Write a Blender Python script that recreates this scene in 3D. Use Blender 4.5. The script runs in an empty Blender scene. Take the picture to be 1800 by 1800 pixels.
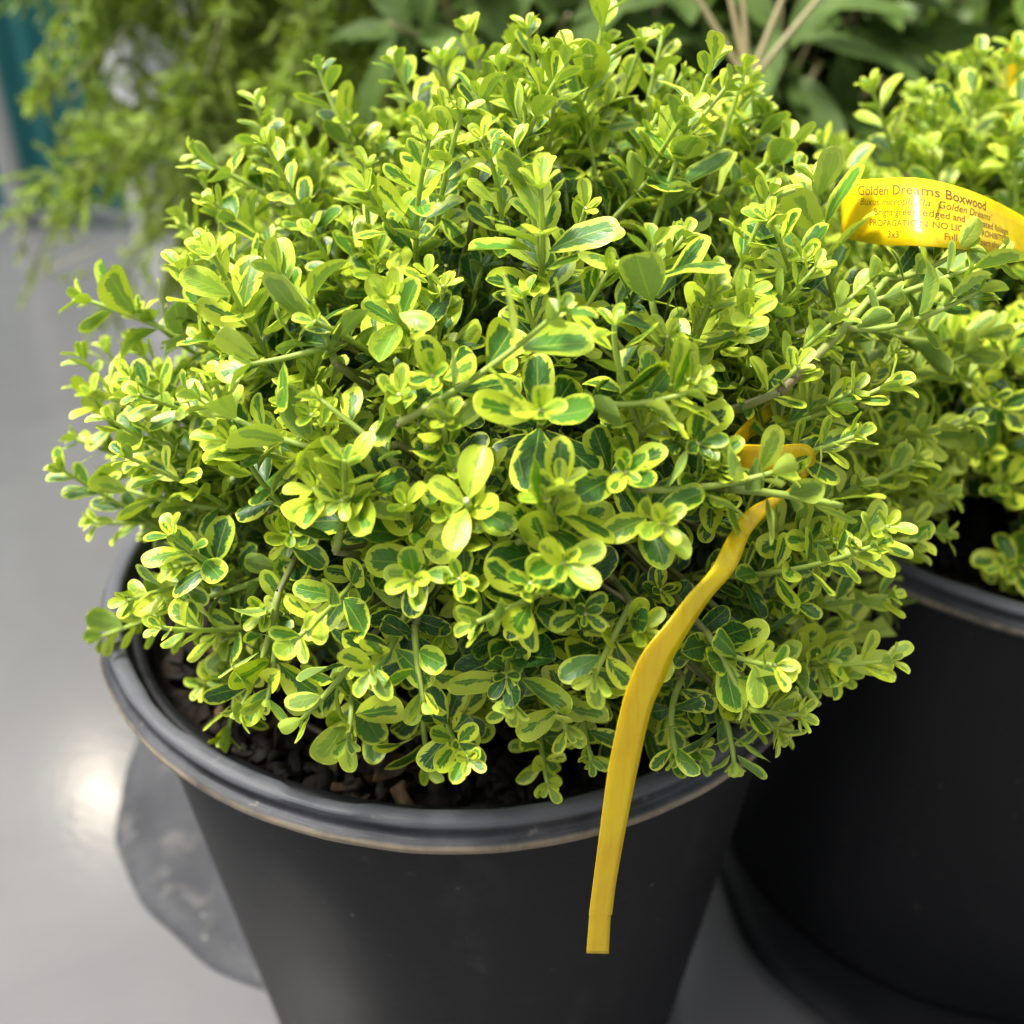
import bpy, math, random
import numpy as np
from mathutils import Vector
C = bpy.context.scene
RNG = np.random.default_rng(11)
random.seed(5)

# ---------------------------------------------------------------- camera
F = 1930.0                       # focal length in photograph pixels (1800 wide)
PITCH = math.radians(31.84)
CAM = np.array([0.018, -0.358, 0.490])
cd = bpy.data.cameras.new('camera'); cam = bpy.data.objects.new('camera', cd)
C.collection.objects.link(cam); C.camera = cam
cam.location = CAM; cam.rotation_euler = (math.pi/2-PITCH, 0, 0)
cd.sensor_width = 36; cd.lens = F/1800*36; cd.clip_start = .01; cd.clip_end = 200
cd.dof.use_dof = True; cd.dof.focus_distance = .300; cd.dof.aperture_fstop = 7.8

# ---------------------------------------------------------------- light
SUN_DIR = Vector((-.42, .04, .90)).normalized()
w = bpy.data.worlds.new('World'); C.world = w; w.use_nodes = True
nt = w.node_tree; bg = nt.nodes['Background']
sky = nt.nodes.new('ShaderNodeTexSky'); sky.sky_type = 'NISHITA'; sky.sun_disc = False
sky.sun_elevation = math.asin(SUN_DIR.z); sky.sun_rotation = math.atan2(SUN_DIR.x, SUN_DIR.y)
sky.air_density = 1.4; sky.dust_density = 6.0; sky.ozone_density = 1.0
hs = nt.nodes.new('ShaderNodeHueSaturation'); hs.inputs['Saturation'].default_value = .22
nt.links.new(sky.outputs[0], hs.inputs['Color']); nt.links.new(hs.outputs[0], bg.inputs['Color'])
bg.inputs['Strength'].default_value = .125
sl = bpy.data.lights.new('sun', 'SUN'); sun = bpy.data.objects.new('sun', sl); C.collection.objects.link(sun)
sl.energy = 2.9; sl.angle = math.radians(14); sl.color = (1, .965, .9)
sun.rotation_euler = SUN_DIR.to_track_quat('Z', 'Y').to_euler()
C.view_settings.view_transform = 'Standard'; C.view_settings.look = 'None'
C.view_settings.exposure = 1.04; C.view_settings.gamma = 1; C.view_settings.use_curve_mapping = False
C.render.engine = 'CYCLES'
C.cycles.max_bounces = 8; C.cycles.transparent_max_bounces = 8
C.cycles.use_denoising = True

# the small lamp overhead whose mirror image lies on the polished floor
la = bpy.data.lights.new('ceiling_lamp', 'AREA'); la.shape = 'DISK'; la.size = .06; la.energy = 1.6; la.color = (1, .86, .66)
lo = bpy.data.objects.new('ceiling_lamp', la); C.collection.objects.link(lo)
_d = Vector((-.373, .716, .743)).normalized(); lo.location = Vector((-.2206, .0985, 0))+_d*3.2
lo.rotation_euler = _d.to_track_quat('Z', 'Y').to_euler()

# ---------------------------------------------------------------- helpers
cp, sp = math.cos(PITCH), math.sin(PITCH)
def ray(px, py):
    u, v = (px-900)/F, -(py-900)/F
    d = np.array([u, cp+v*sp, -sp+v*cp]); return d/np.linalg.norm(d)
def on_y(px, py, y):             # the point seen at that pixel on the plane Y = y
    d = ray(px, py); return CAM + d*((y-CAM[1])/d[1])
def on_z(px, py, z):
    d = ray(px, py); return CAM + d*((z-CAM[2])/d[2])
def nrm(a): return a/(np.linalg.norm(a)+1e-12)
class Ball:                      # the rounded overall form of a shrub
    def __init__(s, c, r): s.c = np.array(c, float); s.r = np.array(r, float)
    def hit(s, px, py, off=0.):
        d = ray(px, py); r = s.r*(1+off); o = (CAM-s.c)/r; e = d/r
        a, b, c = e@e, e@o, o@o-1; disc = b*b-a*c
        t = -b/a if disc < 0 else (-b-math.sqrt(disc))/a
        return CAM+d*t

def mat(name, color=(.5,.5,.5), rough=.5, spec=.5):
    m = bpy.data.materials.new(name); m.use_nodes = True
    p = m.node_tree.nodes['Principled BSDF']
    p.inputs['Base Color'].default_value = (*color, 1); p.inputs['Roughness'].default_value = rough
    p.inputs['Specular IOR Level'].default_value = spec
    return m
class NT:                        # terse node building
    def __init__(s, m): s.t = m.node_tree; s.p = s.t.nodes['Principled BSDF']; s.out = s.t.nodes['Material Output']
    def n(s, typ, **kw):
        x = s.t.nodes.new('ShaderNode'+typ)
        for k, v in kw.items(): setattr(x, k, v)
        return x
    def l(s, a, b): s.t.links.new(a, b)
    def val(s, sock, v):
        if isinstance(v, bpy.types.NodeSocket): s.l(v, sock)
        elif v is not None: sock.default_value = v
    def math(s, op, a, b=None, c=None, clamp=False):
        x = s.n('Math', operation=op, use_clamp=clamp)
        for i, q in enumerate((a, b, c)): s.val(x.inputs[i], q)
        return x.outputs[0]
    def mix(s, f, a, b):
        x = s.n('Mix', data_type='RGBA'); s.val(x.inputs['Factor'], f)
        s.val(x.inputs['A'], (*a, 1) if isinstance(a, tuple) else a); s.val(x.inputs['B'], (*b, 1) if isinstance(b, tuple) else b)
        return x.outputs['Result']
    def step(s, v, lo, hi, a=0., b=1.):
        x = s.n('MapRange', interpolation_type='SMOOTHSTEP'); s.val(x.inputs[0], v)
        for i, q in enumerate((lo, hi, a, b)): s.val(x.inputs[i+1], q)
        return x.outputs[0]
    def noise(s, vec, scale, detail=3, rough=.5, dist=0.):
        x = s.n('TexNoise'); s.l(vec, x.inputs['Vector']); x.inputs['Scale'].default_value = scale
        x.inputs['Detail'].default_value = detail; x.inputs['Roughness'].default_value = rough; x.inputs['Distortion'].default_value = dist
        return x.outputs['Fac']
    def xyz(s, a, b, c):
        x = s.n('CombineXYZ')
        for i, q in enumerate((a, b, c)): s.val(x.inputs[i], q)
        return x.outputs[0]
    def bump(s, h, strength, dist=.001):
        x = s.n('Bump'); s.l(h, x.inputs['Height']); x.inputs['Strength'].default_value = strength; x.inputs['Distance'].default_value = dist
        return x.outputs[0]

def link(o, parent=None):
    C.collection.objects.link(o)
    if parent: o.parent = parent
    return o
def tag(o, label=None, cat=None, group=None, kind=None):
    for k, v in (('label', label), ('category', cat), ('group', group), ('kind', kind)):
        if v: o[k] = v
    return o
def empty(name, loc):
    o = bpy.data.objects.new(name, None); o.location = loc; o.empty_display_size = .02; return link(o)
def mesh_obj(name, V, Fq, m, parent=None, origin=None, attrs=None, smooth=True):
    """V (n,3) world coordinates; Fq (k,4) or list of faces; placed relative to origin."""
    V = np.asarray(V, float)
    o0 = np.array(origin if origin is not None else (parent_origin(parent) if parent else (0, 0, 0)), float)
    me = bpy.data.meshes.new(name)
    if isinstance(Fq, np.ndarray):
        n, k = len(V), len(Fq)
        me.vertices.add(n); me.vertices.foreach_set('co', (V-o0).astype(np.float32).ravel())
        me.loops.add(k*4); me.loops.foreach_set('vertex_index', Fq.astype(np.int32).ravel())
        me.polygons.add(k); me.polygons.foreach_set('loop_start', np.arange(0, k*4, 4, dtype=np.int32))
        me.update(calc_edges=True)
    else: me.from_pydata((V-o0).tolist(), [], Fq)
    if smooth: me.polygons.foreach_set('use_smooth', np.ones(len(me.polygons), bool))
    for k, a in (attrs or {}).items():
        at = me.attributes.new(k, 'FLOAT_VECTOR', 'POINT'); at.data.foreach_set('vector', np.asarray(a, np.float32).ravel())
    me.materials.append(m); me.validate()
    o = bpy.data.objects.new(name, me)
    if parent is None: o.location = o0
    return link(o, parent)
def parent_origin(p):
    o = np.zeros(3)
    while p: o += np.array(p.location); p = p.parent
    return o
class Geo:
    def __init__(s): s.V = []; s.F = []; s.A = []; s.B = []; s.n = 0
    def add(s, V, Fq, A=None, B=None):
        s.V.append(V); s.F.append(Fq+s.n); s.n += len(V)
        s.A.append(A if A is not None else np.zeros((len(V), 3))); s.B.append(B if B is not None else np.zeros((len(V), 3)))
    def merge(s, g):
        for v, f, a, b in zip(g.V, g.F, g.A, g.B):
            s.V.append(v); s.A.append(a); s.B.append(b)
        off = s.n
        for f in g.F: s.F.append(f+off)
        s.n += g.n
    def obj(s, name, m, parent=None, origin=None):
        if not s.V: return None
        return mesh_obj(name, np.concatenate(s.V), np.concatenate(s.F), m, parent, origin, {'lv': np.concatenate(s.A), 'lr': np.concatenate(s.B)})
def tube(path, r, k=6, rnd=0.):
    path = np.asarray(path, float); n = len(path); r = np.broadcast_to(r, (n,)).astype(float)
    T = np.gradient(path, axis=0); T /= np.linalg.norm(T, axis=1)[:, None]+1e-12
    u = nrm(np.cross(T[0], [.13, .3, .94])); V = []
    for i in range(n):
        u = nrm(u-T[i]*(u@T[i])); w_ = np.cross(T[i], u)
        for j in range(k):
            a = 2*math.pi*j/k; V.append(path[i]+r[i]*(math.cos(a)*u+math.sin(a)*w_))
    Fq = [[i*k+j, i*k+(j+1) % k, (i+1)*k+(j+1) % k, (i+1)*k+j] for i in range(n-1) for j in range(k)]
    e0, e1 = len(V), len(V)+1                       # closed ends
    V += [path[0], path[-1]]
    for j in range(0, k, 2):
        Fq.append([e0, (j+2) % k, j+1, j]); Fq.append([e1, (n-1)*k+j, (n-1)*k+j+1, (n-1)*k+(j+2) % k])
    V = np.array(V); t = np.repeat(np.linspace(0, 1, n), k)
    A = np.zeros((len(V), 3)); A[:n*k, 0] = t; A[-1, 0] = 1.; A[-1, 1] = 1
    B = np.full((len(V), 3), rnd)
    return V, np.array(Fq), A, B
def bez(a, b, c, n):
    t = np.linspace(0, 1, n)[:, None]; return (1-t)**2*a+2*t*(1-t)*b+t*t*c
def lathe(profile, centre, n=160, wob=None):
    P = np.array(profile, float); k = len(P); a = np.arange(n)*2*math.pi/n
    V = np.zeros((n, k, 3))
    for j in range(k):
        r, z = P[j]; rr = np.full(n, r); zz = np.full(n, z)
        if wob: dr, dz = wob(a, j, r, z); rr += dr; zz += dz
        V[:, j, 0] = rr*np.cos(a); V[:, j, 1] = rr*np.sin(a); V[:, j, 2] = zz
    V = V.reshape(-1, 3)+np.array(centre)
    i = np.arange(n)[:, None]; j = np.arange(k-1)[None]
    f = np.stack([i*k+j, ((i+1) % n)*k+j, ((i+1) % n)*k+j+1, i*k+j+1], -1).reshape(-1, 4)
    return V, f

# ---------------------------------------------------------------- materials
def leaf_material(name, dark, mid, yellow, back, transl=.34, plain=False, rough=.33, spec=.5):
    m = mat(name); N = NT(m)
    a = N.n('Attribute', attribute_name='lv'); b = N.n('Attribute', attribute_name='lr')
    sa = N.n('SeparateXYZ'); N.l(a.outputs['Vector'], sa.inputs[0]); sb = N.n('SeparateXYZ'); N.l(b.outputs['Vector'], sb.inputs[0])
    t, v, mg = sa.outputs; r1, age, cut = sb.outputs      # age 0 = old and dark, 1 = fresh tip
    av = N.math('ABSOLUTE', v)
    side = N.math('SIGN', v)
    vein = N.math('SUBTRACT', t, N.math('MULTIPLY', av, .38))
    co = N.xyz(N.math('MULTIPLY', vein, 7.5), N.math('MULTIPLY', av, 1.3), N.math('ADD', N.math('MULTIPLY', r1, 61.), N.math('MULTIPLY', side, 3.)))
    n1 = N.noise(co, 1., 3, .62); n2 = N.noise(co, 3.2, 2, .5)
    big = N.noise(N.xyz(N.math('MULTIPLY', t, 1.6), N.math('MULTIPLY', v, 1.1), N.math('MULTIPLY', r1, 37.)), 1., 1)
    # green centre reaches out to a ragged limit
    rc = N.math('FRACT', N.math('MULTIPLY', r1, 7.77))
    lim = N.math('SUBTRACT', N.math('MULTIPLY_ADD', rc, .62, .66), N.math('MULTIPLY', age, .66))
    lim = N.math('ADD', lim, N.math('MULTIPLY', N.math('SUBTRACT', n1, .5), 1.0))
    lim = N.math('ADD', lim, N.math('MULTIPLY', N.math('SUBTRACT', big, .5), 1.1))
    lim = N.math('MINIMUM', lim, .955)
    f = N.step(N.math('SUBTRACT', mg, lim), -.035, .05)
    rb = N.math('FRACT', N.math('MULTIPLY', r1, 17.3))
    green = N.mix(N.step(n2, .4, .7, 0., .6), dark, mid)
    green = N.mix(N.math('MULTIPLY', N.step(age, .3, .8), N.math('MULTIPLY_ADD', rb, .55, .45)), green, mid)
    if plain: col = N.mix(N.step(n1, .3, .7, 0., .5), green, yellow)
    else:
        yel = N.mix(N.math('MULTIPLY', rb, .55), yellow, mid)
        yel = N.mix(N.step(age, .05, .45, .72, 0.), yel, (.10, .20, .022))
        col = N.mix(f, green, yel)
        young = N.step(age, .82, .98, 0., .45)                # tips: soft even lime
        col = N.mix(young, col, N.mix(.45, yellow, mid))
    rib = N.step(N.math('SUBTRACT', av, N.math('MULTIPLY_ADD', t, -.035, .055)), -.02, .025, 1., 0.)
    col = N.mix(N.math('MULTIPLY', rib, .55), col, N.mix(.5, yellow, mid))
    col = N.mix(N.math('MULTIPLY', N.step(mg, .945, .985, 0., .0 if plain else .75), N.step(age, .0, .6, .2, 1.)), col, tuple(min(1, c*1.12+.03) for c in yellow))
    col = N.mix(N.step(cut, .6, 1.0, 0., .85), col, (.38, .2, .07))    # pruned brown edge
    spk = N.noise(N.xyz(N.math('MULTIPLY', t, 9.), N.math('MULTIPLY', v, 4.5), N.math('MULTIPLY', r1, 91.)), 1., 1)
    col = N.mix(N.step(spk, .80, .84, 0., .6), col, (.20, .13, .05))
    geo = N.n('NewGeometry')
    colb = N.mix(.5, col, back)
    col2 = N.mix(geo.outputs['Backfacing'], col, colb)
    N.l(col2, N.p.inputs['Base Color'])
    tc = N.n('TexCoord')
    fine = N.noise(tc.outputs['Object'], 900., 3)
    ro = N.math('MULTIPLY_ADD', fine, .3, rough-.15); ro = N.math('ADD', ro, N.math('MULTIPLY', geo.outputs['Backfacing'], .25))
    N.l(ro, N.p.inputs['Roughness']); N.p.inputs['Specular IOR Level'].default_value = spec
    h = N.math('ADD', N.math('MULTIPLY', N.noise(N.xyz(N.math('MULTIPLY', vein, 26.), N.math('MULTIPLY', av, .8), r1), 1., 1), .8), N.math('MULTIPLY', rib, -.5))
    h = N.math('ADD', h, N.math('MULTIPLY', fine, .35))
    N.l(N.bump(h, .35, .0006), N.p.inputs['Normal'])
    tr = N.n('BsdfTranslucent'); tcol = N.n('HueSaturation'); N.l(col2, tcol.inputs['Color']); tcol.inputs['Saturation'].default_value = 1.1; tcol.inputs['Value'].default_value = 1.15
    N.l(tcol.outputs[0], tr.inputs['Color'])
    mx = N.n('MixShader'); mx.inputs[0].default_value = transl
    N.l(N.p.outputs[0], mx.inputs[1]); N.l(tr.outputs[0], mx.inputs[2]); N.l(mx.outputs[0], N.out.inputs['Surface'])
    return m
M_LEAF = leaf_material('boxwood_leaf', (.011, .056, .015), (.100, .26, .022), (.67, .75, .052), (.34, .46, .10), transl=.18)
M_BIG = leaf_material('laurel_leaf', (.03, .06, .014), (.08, .14, .026), (.14, .22, .035), (.11, .16, .06), 0.25, plain=True, rough=.6, spec=.2)
M_BIGL = leaf_material('light_leaf', (.10, .20, .03), (.22, .36, .045), (.36, .48, .07), (.26, .36, .10), .35, plain=True, rough=.4)
def stem_material(name, young, old):
    m = mat(name, rough=.55); N = NT(m)
    a = N.n('Attribute', attribute_name='lv'); sa = N.n('SeparateXYZ'); N.l(a.outputs['Vector'], sa.inputs[0])
    b = N.n('Attribute', attribute_name='lr'); sb = N.n('SeparateXYZ'); N.l(b.outputs['Vector'], sb.inputs[0])
    tc = N.n('TexCoord'); n = N.noise(tc.outputs['Object'], 300., 3)
    f = N.step(N.math('ADD', N.math('ADD', sa.outputs[0], N.math('MULTIPLY', n, .3)), sb.outputs[0]), .2, .75)
    col = N.mix(f, old, young); col = N.mix(sa.outputs[1], col, (.62, .52, .34))
    N.l(col, N.p.inputs['Base Color']); N.l(N.bump(n, .5, .0005), N.p.inputs['Normal'])
    return m
M_STEM = stem_material('shoot_stem', (.30, .40, .06), (.19, .15, .07))
M_WOOD = stem_material('woody_branch', (.15, .17, .045), (.055, .04, .025))
M_TAN = stem_material('tan_branch', (.30, .25, .12), (.20, .14, .08))

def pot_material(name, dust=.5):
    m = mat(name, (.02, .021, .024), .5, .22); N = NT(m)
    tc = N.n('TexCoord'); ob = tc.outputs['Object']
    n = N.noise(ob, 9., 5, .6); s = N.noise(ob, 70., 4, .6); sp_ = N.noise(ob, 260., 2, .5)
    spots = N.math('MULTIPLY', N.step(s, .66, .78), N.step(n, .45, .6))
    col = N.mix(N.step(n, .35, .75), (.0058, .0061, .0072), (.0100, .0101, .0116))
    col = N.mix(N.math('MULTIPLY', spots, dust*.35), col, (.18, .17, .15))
    col = N.mix(N.step(sp_, .74, .78, 0., dust*.5), col, (.22, .21, .18))
    mp = N.n('Mapping'); N.l(ob, mp.inputs[0]); mp.inputs['Scale'].default_value = (40, 40, 900); mp.inputs['Rotation'].default_value = (.5, .25, 0)
    scr = N.noise(mp.outputs[0], 1., 2, .4)
    col = N.mix(N.step(scr, .73, .78, 0., dust*.25), col, (.15, .15, .15))
    dr = N.n('Mapping'); N.l(ob, dr.inputs[0]); dr.inputs['Scale'].default_value = (26, 26, 2.2); drip = N.noise(dr.outputs[0], 1., 4, .6)
    col = N.mix(N.math('MULTIPLY', N.step(drip, .56, .72), N.step(s, .35, .7, 0., dust*.16)), col, (.14, .13, .115))
    N.l(col, N.p.inputs['Base Color'])
    N.l(N.math('MULTIPLY_ADD', n, .25, .45), N.p.inputs['Roughness']); N.l(N.bump(N.math('ADD', s, sp_), .12, .0008), N.p.inputs['Normal'])
    return m
M_POT = pot_material('black_plastic')
def rim_material():
    m = mat('rim_plastic', (.03, .03, .035), .42, .28); N = NT(m)
    tc = N.n('TexCoord'); ob = tc.outputs['Object']; a = N.n('Attribute', attribute_name='lv'); sa = N.n('SeparateXYZ'); N.l(a.outputs['Vector'], sa.inputs[0])
    n = N.noise(ob, 28., 5, .65); s = N.noise(ob, 190., 4, .6)
    ang = N.xyz(N.math('MULTIPLY', sa.outputs[1], 14.), N.math('MULTIPLY', sa.outputs[2], 1.), 0.)
    sc = N.noise(N.xyz(N.math('MULTIPLY', sa.outputs[1], 9.), N.math('MULTIPLY', sa.outputs[2], 60.), 0.), 1., 3, .6)
    col = N.mix(N.step(n, .35, .7), (.018, .019, .023), (.055, .056, .063))
    col = N.mix(N.step(sc, .56, .74, 0., .55), col, (.13, .13, .135))
    col = N.mix(N.step(s, .62, .72, 0., .35), col, (.24, .22, .18))
    top = N.math('MULTIPLY', N.step(sa.outputs[2], .48, .56), N.step(sa.outputs[2], .80, .86, 1., 0.))
    col = N.mix(N.math('MULTIPLY', top, N.math('MULTIPLY_ADD', sc, .5, .35)), col, (.105, .108, .12))
    e = N.math('MULTIPLY', N.step(sa.outputs[0], .35, .9), N.step(N.math('ADD', n, N.math('MULTIPLY', s, .4)), .45, .85, .1, .85))
    col = N.mix(e, col, (.27, .215, .14))                 # soil and wear caught on the outer lip
    N.l(col, N.p.inputs['Base Color']); N.l(N.math('MULTIPLY_ADD', n, .3, .36), N.p.inputs['Roughness'])
    N.l(N.bump(N.math('ADD', s, sc), .25, .0008), N.p.inputs['Normal'])
    return m
M_RIM = rim_material()

# ---------------------------------------------------------------- setting
fl = mat('polished_concrete', (.3, .3, .3), .3, .5); N = NT(fl)
tc = N.n('TexCoord'); ob = tc.outputs['Object']
n1 = N.noise(ob, 2.2, 6, .6, .4); n2 = N.noise(ob, 16., 5, .65); n3 = N.noise(ob, 220., 3, .6)
c = N.mix(N.step(n1, .3, .7), (.100, .099, .101), (.140, .138, .138)); c = N.mix(N.step(n2, .3, .75, 0., .4), c, (.115, .112, .11))
c = N.mix(N.step(n3, .62, .74, 0., .3), c, (.085, .08, .075))
N.l(c, N.p.inputs['Base Color']); N.l(N.math('MULTIPLY_ADD', n2, .12, .10), N.p.inputs['Roughness']); N.l(N.bump(N.math('ADD', n2, N.math('MULTIPLY', n3, .4)), .10, .002), N.p.inputs['Normal'])
gx = 12.
tag(mesh_obj('floor', [(-gx, -gx, 0), (gx, -gx, 0), (gx, gx, 0), (-gx, gx, 0)], [(0, 1, 2, 3)], fl, smooth=False), kind='structure')

# shade-cloth screen and pale wall behind
def box(V, F_, x0, x1, y0, y1, z0, z1):
    b = len(V); V += [(x0, y0, z0), (x1, y0, z0), (x1, y1, z0), (x0, y1, z0), (x0, y0, z1), (x1, y0, z1), (x1, y1, z1), (x0, y1, z1)]
    F_ += [tuple(b+i for i in q) for q in ((0, 3, 2, 1), (4, 5, 6, 7), (0, 1, 5, 4), (1, 2, 6, 5), (2, 3, 7, 6), (3, 0, 4, 7))]
WY = on_z(100, 374, 0)[1]
teal = mat('teal_cloth', (.03, .17, .17), .7, .3); N = NT(teal); tc = N.n('TexCoord')
wv = N.n('TexWave', bands_direction='X'); N.l(tc.outputs['Object'], wv.inputs[0]); wv.inputs['Scale'].default_value = 9; wv.inputs['Distortion'].default_value = 1.2
N.l(N.mix(wv.outputs['Fac'], (.02, .15, .16), (.05, .25, .24)), N.p.inputs['Base Color'])
xe = on_y(216, 300, WY)[0]
# softly pleated curtain
nx = 240; xs = np.linspace(-3.2, xe, nx); Vt = []
for x in xs:
    for z in (.004, 1.1):
        Vt.append((x, WY+.012*math.sin(x*38)+.006*math.sin(x*91+1), z))
Ft = np.array([[2*i, 2*i+2, 2*i+3, 2*i+1] for i in range(nx-1)])
Vt = np.array(Vt); back = Vt+np.array([0, .004, 0]); nv = len(Vt)
Ft = np.concatenate([Ft, Ft[:, ::-1]+nv])
o = mesh_obj('curtain', np.concatenate([Vt, back]), Ft, teal, origin=(-1.8, WY, 0))
tag(o, 'teal shade-cloth curtain hanging to the floor behind the feathery conifer', 'curtain')
pw = mat('pale_wall', (.6, .6, .6), .7, .3)
V, F_ = [], []; box(V, F_, xe+.02, 3.6, WY+.05, WY+.13, 0, 1.15)
tag(mesh_obj('wall', V, F_, pw, smooth=False), kind='structure')
# white post in front of the curtain
pm = mat('white_post', (.72, .74, .74), .4)
a = on_y(24, 372, WY-.06); pb = np.array([a[0]+.01, WY-.06, 0.]); pt = np.array([a[0]-.015, WY-.06, 1.2])
g = Geo(); g.add(*tube([pb, pb*.5+pt*.5, pt], .0165, 16)); 
tag(g.obj('post', pm, None, pb), 'thin white upright post standing before the teal curtain', 'post')

# ---------------------------------------------------------------- mats under the pots
mm = mat('rubber_mat', (.03, .03, .033), .5, .2); N = NT(mm); tc = N.n('TexCoord'); ob = tc.outputs['Object']
n1 = N.noise(ob, 14., 5, .6); n2 = N.noise(ob, 60., 4, .6); n3 = N.noise(ob, 300, 2)
c = N.mix(N.step(n1, .3, .7), (.030, .031, .035), (.058, .058, .063)); c = N.mix(N.step(n2, .5, .72, 0., .5), c, (.13, .125, .115)); c = N.mix(N.step(n3, .68, .76, 0., .5), c, (.3, .28, .24))
N.l(c, N.p.inputs['Base Color']); N.l(N.math('MULTIPLY_ADD', n2, .25, .52), N.p.inputs['Roughness']); N.l(N.bump(N.math('ADD', n1, N.math('MULTIPLY', n2, .3)), .25, .006), N.p.inputs['Normal'])
def ground_mat(name, cx, cy, R, fn, label, m_=None):
    na, nr = 180, 22; V = []
    for i in range(na):
        a = 2*math.pi*i/na; Ra = R+fn(a)
        for j in range(nr):
            s = j/(nr-1); r = Ra*min(1, s*1.03)
            z = .0058+.0010*max(0, (s-.86)/.14)**1.2+.0012*math.sin(a*5+2)*s*s
            if j >= nr-2: z -= (.0008, .0062)[j-nr+2]*1.
            V.append((cx+r*math.cos(a), cy+r*math.sin(a), max(z, .0008)))
    Fq = [[i*nr+j, i*nr+j+1, ((i+1) % na)*nr+j+1, ((i+1) % na)*nr+j] for i in range(na) for j in range(nr-1)]
    o = mesh_obj(name, V, np.array(Fq), m_ or mm, origin=(cx, cy, 0)); return tag(o, label, 'mat', 'mats under the pots')
def f1(a): return .006*math.sin(2*a+.4)+.006*math.sin(3*a+1.5)+.0015*math.sin(9*a)+.0008*math.sin(23*a)
def f2(a): return .004*math.sin(3*a)+.003*math.sin(5*a+2)+.0015*math.sin(11*a)
ground_mat('floor_mat', -.030, .168, .194, f1, 'dusty black wavy-edged mat showing left of the front pot')
ground_mat('floor_mat', .277, .058, .151, f2, 'dark mat in shade under the right-hand black pot', M_POT).location.z = .0070  # pot plastic, not rubber: the shade there is put into its colour

# ---------------------------------------------------------------- pots
Z0 = .240
def pot(cx, cy, label, s=1., notch=1., z0=0.006, rot=0., rb=.101):
    root = empty('plant_pot', (cx, cy, z0)); tag(root, label, 'pot', 'black plastic nursery pots')
    hz = Z0-z0
    body = [(0, 0), (rb-.003, 0), (rb, .002), (rb+.001, .006), (.1285, hz-.006), (.1288, hz+.001), (.1245, hz+.001), (.1235, hz-.008), (rb-.004, .008), (0, .006)]
    V, f = lathe([(r*s, z*s) for r, z in body], (cx, cy, z0), 180)
    mesh_obj('pot_wall', V, f, M_POT, root)
    prof = [(.1278, -.002), (.1385, -.0022), (.1398, -.0014), (.1402, .0002), (.1397, .0014), (.1384, .0020), (.1372, .0022), (.1367, .0030), (.1368, .0046), (.1372, .0058),
            (.1370, .0070), (.1360, .0080), (.1344, .0084), (.1324, .0084), (.1312, .0078), (.1306, .0062), (.1298, -.001), (.1282, -.010), (.1256, -.011)]
    lipw = [.3, .8, 1, 1, .6, .15, .0, 0, 0, .1, .2, .15, .05, .05, .1, .0, 0, 0, 0]
    def wob(a, j, r, z):
        dr = .0005*np.sin(3*a+rot)+.00012*np.sin(8*a+1+rot)+.00007*np.sin(37*a)
        dz = .0006*np.sin(2*a+.7+rot)+.00008*np.sin(13*a)+.00006*np.sin(29*a+2)
        if 11 <= j <= 15:                                   # uneven moulded inner edge
            q = 1/(1+np.exp(-(a-4.33)*160))-1/(1+np.exp(-(a-4.52)*160))
            q2 = 1/(1+np.exp(-(a-3.82)*120))-1/(1+np.exp(-(a-4.02)*120))
            dr = dr+notch*(.0014*q+.0009*q2)
        return dr*s, dz*s
    n = 360
    V, f = lathe([(r*s, hz*s+z*s) for r, z in prof], (cx, cy, z0), n, wob)
    ang = np.repeat(np.arange(n)*2*math.pi/n, len(prof)); A = np.stack([np.tile(lipw, n), ang, np.tile(np.linspace(0, 1, len(prof)), n)], 1)
    mesh_obj('rim', V, f, M_RIM, root, attrs={'lv': A})
    return root
P1 = (0., 0.); P2 = (.270, .085)
pot(*P1, 'black pot in front, holding the sharp bush with the hanging yellow strap')
pot(*P2, 'black pot at the right edge under the bush with the printed label', rot=2., z0=.0142, rb=.133)

# soil, chips, dried leaves
sm = mat('soil', (.02, .014, .010), .9, .2); N = NT(sm); tc = N.n('TexCoord'); n = N.noise(tc.outputs['Object'], 130, 5, .7)
N.l(N.mix(N.step(n, .35, .75), (.008, .006, .005), (.035, .024, .016)), N.p.inputs['Base Color']); N.l(N.bump(n, 1., .004), N.p.inputs['Normal'])
bm_ = mat('bark', (.05, .03, .02), .8, .25); N = NT(bm_); tc = N.n('TexCoord'); n = N.noise(tc.outputs['Object'], 240, 4, .6)
b = N.n('Attribute', attribute_name='lr'); sb = N.n('SeparateXYZ'); N.l(b.outputs['Vector'], sb.inputs[0])
c = N.mix(sb.outputs[0], (.009, .007, .0055), (.027, .018, .013)); c = N.mix(N.step(sb.outputs[1], .93, .97), c, (.13, .08, .04)); c = N.mix(N.step(n, .5, .8, 0., .5), c, (.012, .008, .006))
N.l(c, N.p.inputs['Base Color']); N.l(N.bump(n, .8, .0015), N.p.inputs['Normal'])
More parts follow.
